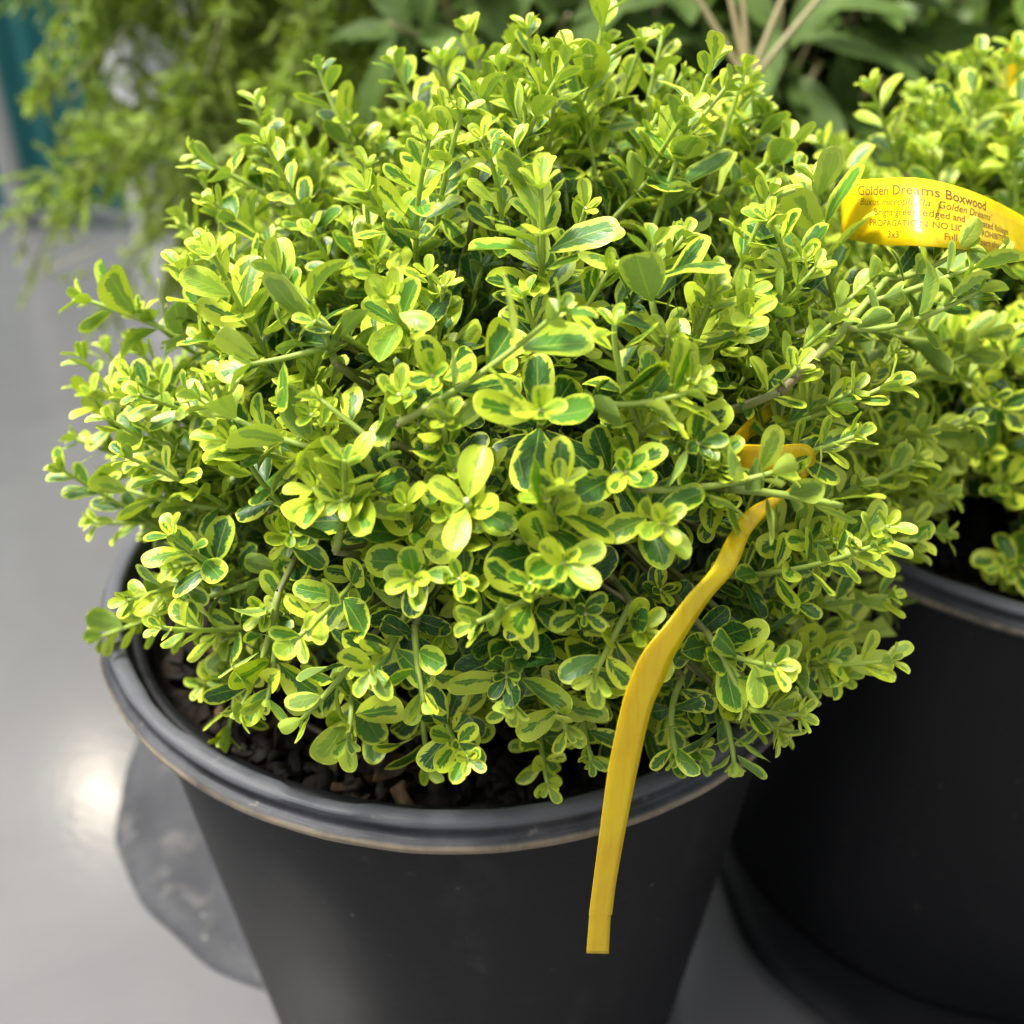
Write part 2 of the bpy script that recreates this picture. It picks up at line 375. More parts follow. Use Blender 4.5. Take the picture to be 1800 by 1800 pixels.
def chip(p, L, W, T, rg):
    n = nrm(np.array([rg.normal()*.45, rg.normal()*.45, 1.])); u = nrm(np.cross(n, rg.normal(size=3))); v = np.cross(n, u)
    V = []
    for i in range(5):
        s = i/4*2-1; wd = W*(1-.55*abs(s)**2)*(1+rg.normal()*.18); b = rg.normal()*T*.5+T*1.5*(s*s)*rg.normal()*.6
        for q in (-1, 1):
            for r in (-1, 1): V.append(p+u*s*L+v*q*wd*(.9+.2*rg.random())+n*(r*T*.5+b))
    Fq = []
    for i in range(4):
        k = i*4; q = k+4
        Fq += [[k+1, k+3, q+3, q+1], [k, q, q+2, k+2], [k, k+1, q+1, q], [k+2, q+2, q+3, k+3]]
    Fq += [[0, 2, 3, 1], [16, 17, 19, 18]]
    V = np.array(V); B = np.tile([rg.random()**2, rg.random(), 0], (len(V), 1)); return V, np.array(Fq), np.zeros((len(V), 3)), B
def soil(cx, cy, nchip, seed, label):
    rg = np.random.default_rng(seed); zs = Z0-.018
    na, nr = 90, 26; V = []
    for i in range(na):
        a = 2*math.pi*i/na
        for j in range(nr):
            r = .1236*j/(nr-1); V.append((cx+r*math.cos(a), cy+r*math.sin(a), zs+.004*math.sin(40*r+3*a)+rg.normal()*.0012+.006*(1-r/.125)))
    Fq = np.array([[i*nr+j, i*nr+j+1, ((i+1) % na)*nr+j+1, ((i+1) % na)*nr+j] for i in range(na) for j in range(nr-1)])
    tag(mesh_obj('soil', V, Fq, sm, origin=(cx, cy, zs)), label[0], 'soil', kind='stuff')
    g = Geo()
    for _ in range(nchip):
        r = .116*math.sqrt(rg.random()); a = rg.random()*2*math.pi
        L = rg.uniform(.0015, .0070); g.add(*chip(np.array([cx+r*math.cos(a), cy+r*math.sin(a), zs+.004+rg.random()*.006+.004*(1-r/.12)]), L, L*rg.uniform(.25, .6), rg.uniform(.0008, .003), rg))
    o = g.obj('bark_mulch', bm_, None, (cx, cy, zs)); tag(o, label[1], 'mulch', kind='stuff')
soil(*P1, 1700, 3, ('dark potting soil inside the front pot', 'dark bark chips scattered on the soil of the front pot'))
soil(*P2, 900, 4, ('dark potting soil inside the right-hand pot', 'dark bark chips on the soil of the right-hand pot'))

# ---------------------------------------------------------------- leaves and shoots
NT_, NV_ = 12, 7
TT = 1-(1-np.linspace(0, 1, NT_))**1.75
VV = np.linspace(-1, 1, NV_)
GT, GV = np.meshgrid(TT, VV, indexing='ij')
_i = np.arange(NT_-1)[:, None]; _j = np.arange(NV_-1)[None]
LF = np.stack([_i*NV_+_j, (_i+1)*NV_+_j, (_i+1)*NV_+_j+1, _i*NV_+_j+1], -1).reshape(-1, 4)
def leaf(base, d, nor, L, W, cup, bend, r1, age, cut=None, pa=.78, pb=.42, petiole=.07, twist=0., narrow=1.):
    """one leaf blade: base point, direction, upper-side normal, length, half width"""
    d = nrm(d); nor = nrm(nor-d*(nor@d)); s = np.cross(nor, d)
    t, v = GT.copy(), GV
    cutm = np.zeros_like(t)
    if cut is not None:
        lim = cut[0]+cut[1]*v; cutm = (t >= lim)*1.; t = np.minimum(t, lim)
    pk = pa/(pa+pb); mx = pk**pa*(1-pk)**pb
    hw = W*(np.clip(t, 0, 1)**pa*np.clip(1-t, 0, 1)**pb)/mx
    hw = np.maximum(hw, W*.09)*(1-.0*t); hw = np.where(t >= .9999, W*.04, hw)
    x = petiole*L+t*L
    ang = bend*t; # bend along its length
    xx = petiole*L+np.where(abs(ang) > 1e-3, L*np.sin(ang)/np.where(abs(bend) > 1e-3, bend, 1), t*L)
    zz = np.where(abs(ang) > 1e-3, -L*(1-np.cos(ang))/np.where(abs(bend) > 1e-3, bend, 1), 0)
    zz = zz+cup*hw*(abs(v)**1.6)+.03*L*np.sin(t*9+r1*20)*abs(v)*.6
    yy = v*hw*np.cos(cup*abs(v)*.5)
    if twist: yy, zz = yy*np.cos(twist*t)-0*zz, zz+yy*np.sin(twist*t)
    V = base+xx[..., None]*d+yy[..., None]*s+zz[..., None]*nor
    endm = np.clip((t-.80)/.2, 0, 1)**2.2
    mg = np.sqrt(np.clip(v*v+endm, 0, 1))
    mg = np.where(cutm > 0, np.abs(v)*.8, mg)
    A = np.stack([t, v*np.ones_like(t), mg], -1).reshape(-1, 3)
    B = np.zeros_like(A); B[:, 0] = r1; B[:, 1] = age; B[:, 2] = cutm.reshape(-1)
    return V.reshape(-1, 3), LF, A, B
UP = np.array([0, 0, 1.])
def shoot(base, tip, rg, leafL=.0155, young=.8, pairs=None, curve=None, old=0., cutstem=False, ground=None, ratio=.5, stemr=.00085):
    base, tip = np.array(base, float), np.array(tip, float)
    D = tip-base; L = np.linalg.norm(D); d0 = D/L
    c = base*.5+tip*.5+(curve if curve is not None else (rg.normal(size=3)*.08*L-UP*.06*L))
    P = bez(base, c, tip, 14); gS, gL = Geo(), Geo()
    gS.add(*tube(P, np.linspace(stemr*1.25, stemr*(.75 if not cutstem else 1.1), 14), 6, .30*young+.05-old))
    if pairs is None: pairs = max(4, int(round(L/(.0072*leafL/.0145))))
    phi = rg.random()*math.pi
    T = np.gradient(P, axis=0); T /= np.linalg.norm(T, axis=1)[:, None]
    for k in range(pairs):
        s = (k+.5)/pairs if not cutstem else (k+.55)/(pairs+.35)
        s = s**.92
        i = s*13; i0 = min(int(i), 12); fr = i-i0; p = P[i0]*(1-fr)+P[i0+1]*fr; ax = nrm(T[i0])
        u = nrm(np.cross(ax, [.31, .22, .92])); w_ = np.cross(ax, u)
        tipness = max(0, (s-.62)/.38) if not cutstem else 0
        size = leafL*(1.0-.52*tipness**1.3)*(.78+.3*math.sin(min(1, s*1.6)*math.pi/2))
        open_ = math.radians(62-26*tipness)
        for q in (0, 1):
            a = phi+q*math.pi+rg.normal()*.18
            rad = math.cos(a)*u+math.sin(a)*w_
            o_ = open_+rg.normal()*.2
            d = nrm(math.cos(o_)*ax+math.sin(o_)*rad+UP*.16+rg.normal(size=3)*.10)
            nor = ax*.9+UP*.55-rad*.25+rg.normal(size=3)*.24
            Lf = size*(1+rg.normal()*.16); age = np.clip(young*(.20+.92*s)+rg.normal()*.13-old, 0, 1)
            W = Lf*rg.uniform(.25, .325)*(ratio/.5)
            cut = None
            if rg.random() < .05: cut = (rg.uniform(.5, .75), rg.uniform(-.25, .25))
            gL.add(*leaf(p+rad*stemr*.6, d, nor, Lf, W, rg.normal()*.22+.12, rg.normal()*.3+.22, rg.random(), age, cut, pb=rg.uniform(.36, .5), pa=rg.uniform(.65, .85)))
        phi += math.pi/2+rg.normal()*.12
    if not cutstem:                                          # folded pair at the tip
        ax = nrm(P[-1]-P[-3]); u = nrm(np.cross(ax, UP+.1)); w_ = np.cross(ax, u); a = phi
        for q in range(4):
            rad = math.cos(a+q*math.pi/2*1.0)*u+math.sin(a+q*math.pi/2)*w_
            sz = leafL*(.42 if q % 2 else .58)*rg.uniform(.8, 1.15)
            gL.add(*leaf(P[-1]-ax*.0008, nrm(ax*(.75 if q % 2 else .55)+rad*.55), ax*.4-rad*.6+UP*.35, sz, sz*.27, .3, .25, rg.random(), np.clip(young*1.05+rg.normal()*.06-old, 0, 1)))
    return gS, gL

def boxwood(name, label, group, centre, ball, heroes, n_out, n_in, n_parts, seed, leafL=.0155, extra=None):
    rg = np.random.default_rng(seed); name_cut = centre == P1
    root = empty(name, (centre[0], centre[1], Z0-.012)); tag(root, label, 'shrub', group)
    org = np.array(root.location); items = []
    O = np.array([centre[0], centre[1], Z0-.01])
    fork = O+np.array([0, 0, .03])
    br = Geo(); bases = []
    for h in heroes:
        tip, base = h['tip'], h['base']
        gS, gL = shoot(base, tip, rg, h.get('leaf', leafL), h.get('young', .85), h.get('pairs'), cutstem=h.get('cut', False), ratio=h.get('ratio', .5), stemr=h.get('r', .0009))
        items.append((1e6, gS, gL)); bases.append((np.array(base), nrm(np.array(tip)-base)))
    def fill(n, f0, f1, young, oldm, ll, zlo=-.28, slim=0.):
        k = 0; tries = 0
        ga = math.pi*(3-math.sqrt(5))
        while k < n and tries < n*6:
            tries += 1
            z = rg.uniform(zlo, 1); a = tries*ga+rg.normal()*.1; z = z if z > .0 else z*.9
            rr = math.sqrt(1-z*z); d = np.array([rr*math.cos(a), rr*math.sin(a), z])
            f = rg.uniform(f0, f1)
            if z < .0: f *= .9
            tip = ball.c+ball.r*d*f
            if tip[2] < Z0+.0 or (z < .30 and rg.random() < .42): continue
            if name_cut and ((tip[2]-Z0 > .12 and tip[0] < -.098) or (tip[2]-Z0 > .15 and tip[0] < -.082)): continue
            gr = nrm(nrm(tip-fork)*1.+UP*.45*rg.random()+rg.normal(size=3)*.24)
            if z < .15: gr = nrm(gr+np.array([d[0], d[1], 0])*.5)
            L = rg.uniform(.038, .072)+(.018*rg.random() if z > .5 else 0)+slim
            base = tip-gr*L
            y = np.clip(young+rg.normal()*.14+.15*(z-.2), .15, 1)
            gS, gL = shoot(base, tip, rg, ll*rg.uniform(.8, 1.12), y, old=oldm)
            toc = nrm(CAM-tip); facing = nrm(tip-ball.c)@toc
            items.append((facing*10+(f-f0)*4, gS, gL)); bases.append((base, gr)); k += 1
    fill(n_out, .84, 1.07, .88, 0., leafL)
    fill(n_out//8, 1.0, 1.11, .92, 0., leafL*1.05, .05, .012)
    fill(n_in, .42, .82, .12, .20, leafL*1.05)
    if extra: extra(rg, items, bases)
    items.sort(key=lambda x: -x[0])
    for k, (_, gS, gL) in enumerate(items[:n_parts]):
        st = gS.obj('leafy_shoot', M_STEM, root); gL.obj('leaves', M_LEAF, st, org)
    # forking woody branches that carry every shoot
    forks = []
    for k in range(16):
        a = k*2.4; e = rg.uniform(.3, 1.3); d = np.array([math.cos(a)*math.cos(e), math.sin(a)*math.cos(e), math.sin(e)])
        end = ball.c*.35+fork*.65+ball.r*d*rg.uniform(.38, .5); end[2] = max(end[2], Z0+.012)
        m_ = O*.5+end*.5+UP*.018*rg.normal()
        g = Geo(); g.add(*tube(bez(O+rg.normal(size=3)*[.006, .006, 0], m_, end, 12), np.linspace(.0042, .0019, 12), 8, -.2)); g.obj('branch', M_WOOD, root)
        forks.append(bez(O, m_, end, 12))
    allf = np.concatenate([f[3:] for f in forks])
    tw = Geo()
    for b, dr_ in bases:
        sc = np.linalg.norm(allf-b, axis=1)+.5*np.linalg.norm(allf-O, axis=1)*.3
        q = allf[np.argmin(sc)]; m_ = b*.55+q*.45-dr_*min(.02, .35*np.linalg.norm(b-q))*.6
        tw.add(*tube(bez(q, m_, b, 8), np.linspace(.0014, .0010, 8), 5, .05))
    tag(tw.obj('twigs', M_WOOD, root), kind='stuff')
    gs, gl = Geo(), Geo()
    for _, a, b in items[n_parts:]: gs.merge(a); gl.merge(b)
    if gs.n:
        st = gs.obj('foliage', M_STEM, root); tag(st, kind='stuff'); tag(gl.obj('leaves', M_LEAF, st, org), kind='stuff')
    return root

B1 = Ball((.022, .006, Z0+.042), (.150, .150, .146))
def H(tp, bp, ot=.06, ob=-.10, ty=None, by=None, **k):
    tip = on_y(*tp, ty) if ty is not None else B1.hit(*tp, ot); base = on_y(*bp, by) if by is not None else B1.hit(*bp, ob)
    return dict(tip=tip, base=base, **k)
def R(px, py, L=.04, off=.04, lean=(0, 0, 0), **k):          # a shoot that points out of the bush
    tip = B1.hit(px, py, off); d = nrm(nrm(tip-B1.c)+np.array(lean)); return dict(tip=tip, base=tip-d*L, **k)
heroes = [
 H((1062,25),(1010,330),ty=.01,by=.0,leaf=.0165), H((1255,105),(1130,470),ty=-.02,by=-.03,leaf=.0158), H((1165,60),(1100,340),ty=.04,by=.03),
 H((1310,120),(1240,330),ty=.02,by=.01), H((560,120),(650,310),ty=.03,by=.02), H((690,110),(790,320),ty=.03,by=.02), H((750,150),(800,330),ty=.05,by=.04),
 H((840,165),(835,360),ty=-.03,by=-.03,leaf=.0158), R(950,330,.05,.07,(0,0,.3),leaf=.017,young=.95), H((450,180),(560,400),ty=.02,by=.02), H((345,275),(540,380),ty=.0,by=.0),
 H((375,355),(590,500),ty=-.02,by=-.02), H((352,420),(420,560),ty=.08,by=.06), H((145,525),(400,630),ty=-.02,by=-.03,leaf=.0165,young=.8), H((140,625),(330,830),ty=-.02,by=-.03,young=.85),
 H((345,560),(430,650),ty=-.03,by=-.04,leaf=.0125,young=.5), H((350,700),(700,780),.06,-.04,leaf=.0140), H((190,850),(470,900),ty=-.06,by=-.07), H((210,800),(470,840),ty=-.05,by=-.06,cut=True),
 H((175,1120),(440,1010),ty=-.06,by=-.08), H((300,940),(430,1010),ty=-.10,by=-.08), H((290,1060),(520,990),ty=-.09,by=-.09), H((420,1250),(490,1040),.02,-.1), H((530,1265),(650,1120),.0,-.12),
 R(650,1180,.035,.03,(0,0,-.3)), R(725,1020,.04,.05), H((745,1235),(730,1100),.0,-.1), H((755,1345),(745,1240),-.12,-.2,leaf=.012), H((835,1095),(1020,1000),.05,-.04),
 R(990,990,.04,.08,leaf=.017), R(995,1285,.035,-.03,(0,0,-.4),leaf=.0125), H((1045,1190),(1110,1060),.04,-.05), R(1165,920,.04,.09,(-.2,0,0),young=.95), H((1360,830),(1130,860),.09,.0,leaf=.0158,young=.9),
 H((1190,1330),(1200,1190),.0,-.12), H((1310,1240),(1240,1110),.03,-.08), H((1440,1240),(1320,1120),.02,-.08,cut=True), H((1530,1110),(1330,1080),ty=-.04,by=-.06,cut=True), H((1620,1060),(1440,990),ty=.0,by=-.02),
 H((1590,985),(1430,960),ty=.02,by=.0), H((1480,890),(1280,860),.08,.0,cut=True), H((1665,870),(1430,865),ty=.02,by=-.01), H((1695,775),(1480,770),ty=.0,by=-.02,cut=True), H((1690,665),(1430,640),ty=-.01,by=-.03),
 H((1735,590),(1480,560),ty=-.01,by=-.03,leaf=.0165), H((1735,455),(1470,560),ty=-.02,by=-.03), H((1430,315),(1480,560),ty=-.04,by=-.04,leaf=.016), H((1350,385),(1400,540),ty=-.06,by=-.05), H((1350,200),(1290,350),ty=.02,by=.02),
 H((1385,250),(1330,380),ty=.0,by=-.01), H((985,545),(700,745),.12,.02,leaf=.0158,young=.8,ratio=.54,pairs=5), R(950,720,.045,.11,(0,0,.1),leaf=.0158,young=.82), H((1210,690),(1010,700),.07,.0,leaf=.0158), R(1220,665,.04,.07,young=1.),
 R(820,880,.04,.08,young=.95,cut=True), H((985,850),(900,960),.07,-.02,leaf=.0145), H((605,810),(590,970),.06,-.02), R(680,520,.04,.05,young=1.1), H((490,480),(590,640),.03,-.03,leaf=.0165), H((1150,430),(1170,600),.05,-.04,leaf=.0158),
 R(1100,830,.035,.06,leaf=.0135,young=.7), H((560,700),(700,820),.04,-.03), R(1030,1080,.035,.03,young=.5), R(890,1190,.03,-.03,young=.3,leaf=.0135), R(600,880,.04,.05), H((440,640),(600,600),.03,-.04,leaf=.017),
 H((610,1300),(600,1130),-.05,-.22,leaf=.0135), H((900,1240),(900,1080),-.02,-.16,leaf=.0135), H((400,1290),(430,1110),-.03,-.16,leaf=.0135), H((470,1230),(480,1060),.0,-.13,leaf=.0135), H((1290,1340),(1250,1200),.0,-.12), H((1370,1290),(1300,1180),.01,-.1),
 H((1080,570),(1130,760),.05,-.04), R(760,660,.04,.05), R(1230,780,.035,.05,young=.5),
]
def extra1(rg, items, bases):
    base, tip = B1.hit(1370, 690, -.03), on_y(1578, 468, -.06)     # thick pruned stub
    P = bez(base, (base+tip)/2+np.array([0, 0, -.003]), tip, 12)
    g = Geo(); g.add(*tube(P, np.linspace(.0013, .00105, 12), 8, -.05)); g.A[-1][-1, 1] = 1
    g2 = Geo()
    for s, dx in ((.95, .02), (.75, .035), (.55, .035)):
        p = P[int(s*11)]
        gS, gL = shoot(p, p+np.array([dx, 0, .004+.01*rg.random()]), rg, .0125, .85); g.merge(gS); g2.merge(gL)
    items.append((1e6, g, g2)); bases.append((base, nrm(tip-base)))
boxwood('boxwood_shrub', 'sharply focused variegated boxwood in the front pot with hanging yellow strap', 'variegated boxwood shrubs', P1, B1, heroes, 345, 430, 100, 7, leafL=.0119, extra=extra1)

B2 = Ball((.280, .095, Z0+.040), (.150, .150, .142))
def H2(tp, bp, ty, by, **k): return dict(tip=on_y(*tp, ty), base=on_y(*bp, by), **k)
heroes2 = [H2((1725,100),(1690,300),.09,.09,leaf=.0158), H2((1530,150),(1580,300),.08,.08), H2((1440,250),(1520,380),.06,.05), H2((1790,90),(1780,260),.12,.12,leaf=.019),
           H2((1640,190),(1660,330),.1,.09), H2((1740,700),(1800,720),-.02,.0), H2((1650,640),(1760,700),.02,.03), H2((1760,850),(1830,870),.0,.02), H2((1770,1010),(1840,960),.0,.03)]
for h in heroes: h['leaf'] = h.get('leaf', .0150)*.86
boxwood('boxwood_shrub', 'blurred variegated boxwood at the right edge carrying the printed yellow label', 'variegated boxwood shrubs', P2, B2, heroes2, 300, 310, 60, 21, leafL=.0119)

# dried leaves and a fallen twig on the soil
dm = mat('dry_leaf', (.16, .09, .045), .7, .3); N = NT(dm); tc = N.n('TexCoord'); n = N.noise(tc.outputs['Object'], 200, 3)
N.l(N.mix(N.step(n, .3, .7), (.035, .022, .015), (.10, .06, .03)), N.p.inputs['Base Color'])
where = ['beside the left inner rim', 'lying nearest the front rim', 'curled under the lowest left shoots', 'half hidden in the shade under the bush', 'beside the fallen twig', 'standing against the front rim']
for k, (px, py) in enumerate([(350, 1235), (560, 1385), (405, 1290), (690, 1340), (470, 1330), (600, 1400)]):
    rg = np.random.default_rng(k+50); p = on_z(px, py, Z0-.006)
    r = math.hypot(p[0], p[1]);  p[:2] *= min(1, .098/r); p[2] += .002
    g = Geo(); g.add(*leaf(p, np.array([rg.normal(), rg.normal(), .2]), UP+rg.normal(size=3)*.5, .014, .0045, 1.1, 1.9, rg.random(), 0))
    tag(g.obj('dry_leaf', dm, None, p), 'brown curled dry leaf on the soil, '+where[k], 'dry leaf', 'dry leaves on the soil of the front pot')
g = Geo(); a, b = on_z(460, 1270, Z0-.004), on_z(600, 1385, Z0-.006); a[:2] *= .97; b[:2] *= .88; a[:2] *= .97
g.add(*tube(bez(a, (a+b)/2+UP*.004, b, 8), np.linspace(.0013, .0009, 8), 6, -.3))
tag(g.obj('twig', M_WOOD, None, a), 'thin fallen twig lying on the dark soil', 'twig')

# ---------------------------------------------------------------- yellow tags
def tag_material():
    m = mat('yellow_plastic', (.9, .66, .01), .2, .6); N = NT(m); tc = N.n('TexCoord'); n = N.noise(tc.outputs['Object'], 60., 3)
    N.l(N.mix(N.step(n, .3, .7), (.90, .64, .006), (.97, .79, .012)), N.p.inputs['Base Color'])
    mp = N.n('Mapping'); N.l(tc.outputs['Object'], mp.inputs[0]); mp.inputs['Scale'].default_value = (420, 420, 26); st = N.noise(mp.outputs[0], 1., 4, .6)
    N.l(N.mix(N.step(st, .45, .7, 0., .5), N.mix(N.step(n, .3, .7), (.90, .64, .006), (.97, .79, .012)), (.74, .42, .005)), N.p.inputs['Base Color'])
    N.l(N.bump(N.math('ADD', N.math('MULTIPLY', st, .15), n), .22, .002), N.p.inputs['Normal'])
    tr = N.n('BsdfTranslucent'); tr.inputs['Color'].default_value = (1., .72, .01, 1)
    mx = N.n('MixShader'); mx.inputs[0].default_value = .28
    N.l(N.p.outputs[0], mx.inputs[1]); N.l(tr.outputs[0], mx.inputs[2]); N.l(mx.outputs[0], N.out.inputs['Surface'])
    return m
M_TAG = tag_material()
def crom(P, n):
    P = np.array(P, float); Q = np.vstack([2*P[0]-P[1], P, 2*P[-1]-P[-2]]); out = []
    for i in range(1, len(Q)-2):
        for t in np.linspace(0, 1, n, endpoint=False):
            a, b, c, d = Q[i-1], Q[i], Q[i+1], Q[i+2]
            out.append(.5*((2*b)+(-a+c)*t+(2*a-5*b+4*c-d)*t*t+(-a+3*b-3*c+d)*t**3))
    out.append(P[-1]); return np.array(out)
def strap(name, pts, th=.0004, n=10, parent=None, origin=None):
    """pts: (edge A point, edge B point) pairs in the world"""
    A = crom([p[0] for p in pts], n); B = crom([p[1] for p in pts], n); k = len(A); m = 5
    S = np.stack([A*(1-s)+B*s for s in np.linspace(0, 1, m)], 1)
    T = np.gradient(S, axis=0); Wd = (B-A)[:, None]; Nn = np.cross(T, Wd); Nn /= np.linalg.norm(Nn, axis=2)[..., None]+1e-12
    V = np.concatenate([(S+Nn*th/2).reshape(-1, 3), (S-Nn*th/2).reshape(-1, 3)]); Fq = []
    h = k*m
    for i in range(k-1):
        for j in range(m-1):
            a = i*m+j; Fq += [[a, a+1, a+m+1, a+m], [h+a, h+a+m, h+a+m+1, h+a+1]]
        a = i*m; Fq.append([a, a+m, h+a+m, h+a]); a = i*m+m-1; Fq.append([a, h+a, h+a+m, a+m])
    for j in range(m-1): Fq.append([j, h+j, h+j+1, j+1]); a = (k-1)*m+j; Fq.append([a, a+1, h+a+1, h+a])
    return mesh_obj(name, V, np.array(Fq), M_TAG, parent, origin)
def E(ax, ay, bx, by, ya, yb): return (on_y(ax, ay, ya), on_y(bx, by, yb))
o = strap('plant_tag', [E(1355,700,1385,705,-.062,-.062), E(1290,770,1282,815,-.102,-.097), E(1350,783,1345,830,-.107,-.105), E(1422,783,1400,828,-.096,-.094), E(1428,825,1395,858,-.092,-.096), E(1365,888,1322,890,-.104,-.110), E(1321,935,1283,938,-.118,-.122),
   E(1292,1000,1250,1000,-.128,-.132), E(1250,1050,1210,1046,-.134,-.139), E(1213,1105,1172,1096,-.139,-.145), E(1184,1155,1130,1148,-.143,-.150), E(1164,1203,1106,1200,-.147,-.153), E(1144,1250,1091,1250,-.150,-.155), E(1121,1350,1070,1350,-.1530,-.1565),
   E(1101,1450,1056,1450,-.1540,-.1570), E(1083,1550,1043,1550,-.1535,-.1560), E(1076,1604,1036,1604,-.1530,-.1555), E(1073,1612,1036,1612,-.153,-.1555), E(1070,1676,1031,1675,-.153,-.155)], th=.00025, origin=on_y(1340, 800, -.09))
tag(o, 'long yellow plastic strap looped in the bush and hanging over the pot rim', 'plant tag')

# printed label in the second bush
root = empty('plant_label', on_y(1600, 430, -.03)); tag(root, 'curved yellow printed plant label lying on the right-hand bush', 'plant label')
top = [(1478,318,-.020), (1545,314,-.036), (1612,313,-.048), (1680,327,-.048), (1745,352,-.039), (1810,388,-.024), (1870,430,-.006)]
bot = [(1480,418,-.036), (1545,430,-.053), (1612,432,-.066), (1680,437,-.066), (1745,446,-.056), (1810,460,-.040), (1870,480,-.020)]
pairs_ = [(on_y(*b), on_y(*a)) for a, b in zip(top, bot)]
strap('label_sheet', pairs_, .0003, 10, root)
LB, LT = crom([p[0] for p in pairs_], 10), crom([p[1] for p in pairs_], 10)
arc = np.concatenate([[0], np.cumsum(np.linalg.norm(np.diff((LB+LT)/2, axis=0), axis=1))])
Hh = np.linalg.norm(LT[0]-LB[0])
ink = mat('ink', (.20, .09, .005), .5)
def lettering(txt, x0, h, size, bold=0., shear=0.):
    cu = bpy.data.curves.new('lettering', 'FONT'); cu.body = txt; cu.size = size; cu.offset = bold; cu.shear = shear; cu.resolution_u = 3
    ob = bpy.data.objects.new('tmp', cu); C.collection.objects.link(ob); bpy.context.view_layer.update()
    me0 = ob.evaluated_get(bpy.context.evaluated_depsgraph_get()).to_mesh()
    V = [tuple(v.co) for v in me0.vertices]; Fc = [tuple(p.vertices) for p in me0.polygons]
    C.collection.objects.unlink(ob); bpy.data.objects.remove(ob)
    out = []
    for x, y, _ in V:
        s = np.clip(x0+x, 0, arc[-1]-1e-5); i = min(np.searchsorted(arc, s, 'right')-1, len(arc)-2); f = (s-arc[i])/(arc[i+1]-arc[i])
        b = LB[i]*(1-f)+LB[i+1]*f; t = LT[i]*(1-f)+LT[i+1]*f; tn = nrm((LB[i+1]+LT[i+1])-(LB[i]+LT[i])); n = nrm(np.cross(tn, t-b))
        out.append(b+(t-b)*(h+y/np.linalg.norm(t-b))+n*.00021)
    mesh_obj('lettering', out, Fc, ink, root, smooth=False)
lettering('Golden Dreams Boxwood', .0085, .745, .0047, .00006)
lettering("Buxus microphylla 'Golden Dreams'", .0095, .585, .0036, 0, .2)
lettering('Bright green edged and variegated foliage', .0160, .435, .0034, .00003)
lettering('PROPAGATION NO LICENSE PROHIBITED', .0140, .275, .0031, .00003)
lettering("3x3'", .0220, .11, .0033, .00003)
lettering('Full Sun to part shade', .0400, .11, .0034, .00003)

o = strap('plant_tag', [E(1752,250,1770,252,.14,.14), E(1760,170,1785,172,.15,.15), E(1770,95,1805,90,.155,.155), E(1795,60,1835,70,.155,.155), E(1850,60,1860,95,.15,.15)], origin=on_y(1760, 240, .14))
tag(o, 'orange-yellow tag loop showing behind the top of the right-hand bush', 'plant tag')

# ---------------------------------------------------------------- plants behind
def conifer(cx, cy, label, seed):
    rg = np.random.default_rng(seed); root = empty('conifer', (cx, cy, .03)); tag(root, label, 'conifer')
    cm = leaf_material('conifer_spray', (.04, .09, .015), (.20, .34, .03), (.58, .72, .09), (.22, .30, .07), .35, plain=True, rough=.6)
    g = Geo(); top = np.array([cx-.12, cy, .75]); O = np.array([cx, cy, .2])
    g.add(*tube(bez(O, np.array([cx-.03, cy, .45]), top, 12), np.linspace(.012, .005, 12), 8, -.3)); g.obj('trunk', M_WOOD, root)
    nb = 50
    for k in range(nb+44):
        s = rg.uniform(.12, .72); p = bez(O, np.array([cx-.03, cy, .45]), top, 12)[int(s*11)]
        a = math.pi+rg.normal()*1.05 if k < 44 or k >= nb else rg.uniform(0, 6.28)
        L = (rg.uniform(.22, .41) if k < nb else rg.uniform(.2, .36))*(1-.25*s)
        out = np.array([math.cos(a), math.sin(a)*.75, 0]); end = p+out*L+UP*(L*(rg.uniform(-.12, .26) if k < nb else rg.uniform(-.75, -.1))); mid = p+out*L*.55+UP*L*.28
        P = bez(p, mid, end, 16); gb, gn = Geo(), Geo(); gb.add(*tube(P, np.linspace(.003, .0008, 16), 5, -.2))
        br_tone = rg.random() if k < nb else -.6  # extra branches kept dark: the hollow's shade put into needle colour
        for q in range(46):
            s2 = rg.uniform(.15, 1); b = P[min(15, int(s2*15))]; T = nrm(P[min(15, int(s2*15)+1)]-P[max(0, int(s2*15)-1)]+1e-6)
            d = nrm(T+rg.normal(size=3)*.55-UP*.35); Ls = rg.uniform(.025, .06)
            e = b+d*Ls; gb.add(*tube(bez(b, (b+e)/2, e, 3), [.0007, .0006, .0004], 3+1, 0))
            for w_ in range(15):
                c = b+(e-b)*(w_+.5)/15; dd = nrm(d+rg.normal(size=3)*.55); ln = rg.uniform(.006, .014)
                sd = nrm(np.cross(dd, rg.normal(size=3)))*ln*.17; nn = np.cross(sd, dd)
                V = np.array([c-sd, c+sd, c+sd*.4+dd*ln, c-sd*.4+dd*ln])
                A = np.array([[0, 0, .2]]*4); B = np.array([[rg.random(), np.clip(-.15+1.1*s2**1.5*(.5+.5*br_tone)+rg.normal()*.15, 0, 1), 0]]*4)
                gn.add(V, np.array([[0, 1, 2, 3]]), A, B)
        st = gb.obj('branch', M_WOOD, root); gn.obj('needles', cm, st, np.array(root.location))
    return root
pot(-.06, .60, 'black pot of the feathery conifer, glimpsed behind the front bush')
conifer(-.06, .60, 'feathery yellow-green conifer drooping before the teal curtain', 31)

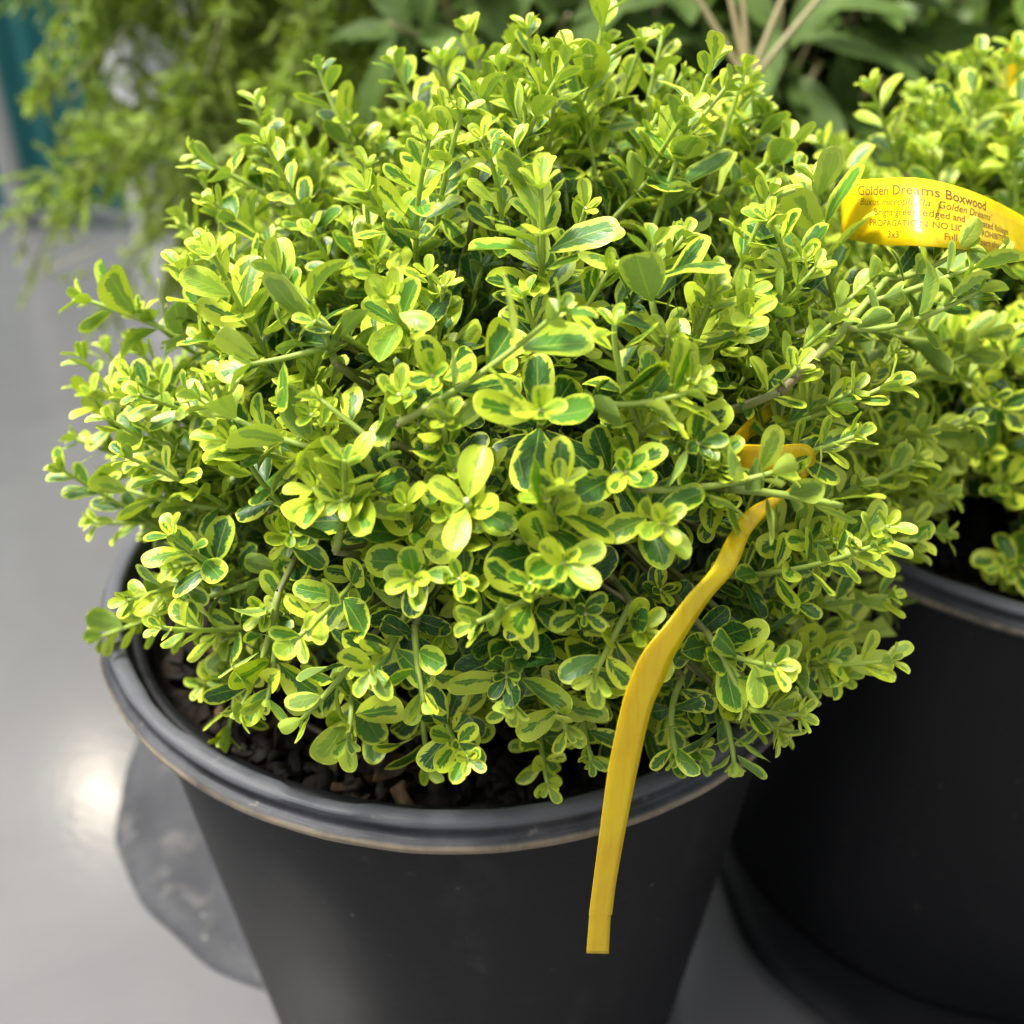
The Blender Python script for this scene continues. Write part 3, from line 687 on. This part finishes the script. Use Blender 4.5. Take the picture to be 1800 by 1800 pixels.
def laurel(cx, cy, label, seed, leafm, stemm, n_st, zt, spread, leafL=.075, hero=()):
    rg = np.random.default_rng(seed); root = empty('broadleaf_shrub', (cx, cy, .2)); tag(root, label, 'shrub', 'broad-leaved shrubs behind the boxwoods')
    O = np.array([cx, cy, .22]); org = np.array(root.location)
    def whorl(P, n, gl):
        ax = nrm(P[-1]-P[-3]); u = nrm(np.cross(ax, [.3, .2, .9])); w_ = np.cross(ax, u)
        for q in range(n):
            a = q*2.4+rg.normal()*.2; s = .45+.55*q/n; p = P[min(len(P)-1, int(s*(len(P)-1)))]; rad = math.cos(a)*u+math.sin(a)*w_
            L = leafL*rg.uniform(.75, 1.2)
            gl.add(*leaf(p, nrm(rad+ax*.35-UP*.12*rg.random()), ax+UP*.8+rg.normal(size=3)*.15, L, L*rg.uniform(.13, .19), .25, rg.uniform(.2, .8), rg.random(), rg.uniform(.1, .8), pa=.8, pb=.75))
    for k in range(n_st):
        a = rg.uniform(0, 6.28); R_ = spread*math.sqrt(rg.random()); end = np.array([cx+R_*math.cos(a), cy+R_*math.sin(a)*.7, rg.uniform(.26, zt)])
        mid = (O+end)/2+rg.normal(size=3)*.02; P = bez(O, mid, end, 14); gb, gl = Geo(), Geo()
        gb.add(*tube(P, np.linspace(.0042, .0018, 14), 6, rg.uniform(-.3, .2))); whorl(P, 11, gl)
        for q in range(3):
            b = P[int(rg.uniform(.45, .9)*13)]; e = b+nrm(rg.normal(size=3)+UP*.5+nrm(end-O)*.6)*rg.uniform(.05, .1); P2_ = bez(b, (b+e)/2, e, 8)
            gb.add(*tube(P2_, np.linspace(.002, .0012, 8), 5, 0)); whorl(P2_, 8, gl)
        st = gb.obj('branch', stemm, root); gl.obj('leaves', leafm, st, org)
    return root
laurel(.12, .46, 'dark broad-leaved shrub directly behind the front bush', 41, M_BIG, M_TAN, 30, .46, .24)
laurel(.50, .48, 'mid-green broad-leaved shrub behind the right-hand bush', 43, M_BIGL, M_TAN, 30, .46, .24, .07)
laurel(.30, .82, 'tall dark shrub standing furthest back in the middle', 44, M_BIG, M_WOOD, 36, .62, .40, .085)
laurel(-.12, .92, 'tall dark shrub standing behind the conifer', 45, M_BIG, M_WOOD, 30, .60, .28, .085)
laurel(.80, .80, 'leafy green shrub in the far right corner', 46, M_BIG, M_WOOD, 30, .6, .34, .08)
for (x, y, l) in ((.12, .46, 'black pot hidden behind the front bush'), (.50, .48, 'black pot behind the right-hand bush'), (.30, .82, 'black pot of the furthest middle shrub'), (-.12, .92, 'black pot behind the conifer pot'), (.80, .80, 'black pot in the far right corner')):
    pot(x, y, l)

# bare tan branch fan rising behind the front bush
root = empty('bare_branch', on_y(1320, 260, .22)); tag(root, 'bare tan stems fanning out behind the top right of the front bush', 'branch')
hub = on_y(1315, 150, .22); foot = np.array([.12, .40, .24])
for q in ((1190, -60), (1275, -40), (1300, -90), (1400, -60), (1490, -60)):
    e = on_y(*q, .24); g = Geo(); g.add(*tube(bez(hub, (hub+e)/2+UP*.002, e, 8), np.linspace(.0019, .0013, 8), 7, .5)); g.obj('stem', M_TAN, root)
g = Geo(); g.add(*tube(bez(foot, np.array([hub[0], .3, .33]), hub, 14), np.linspace(.0045, .0032, 14), 8, 0)); g.obj('main_stem', M_TAN, root)
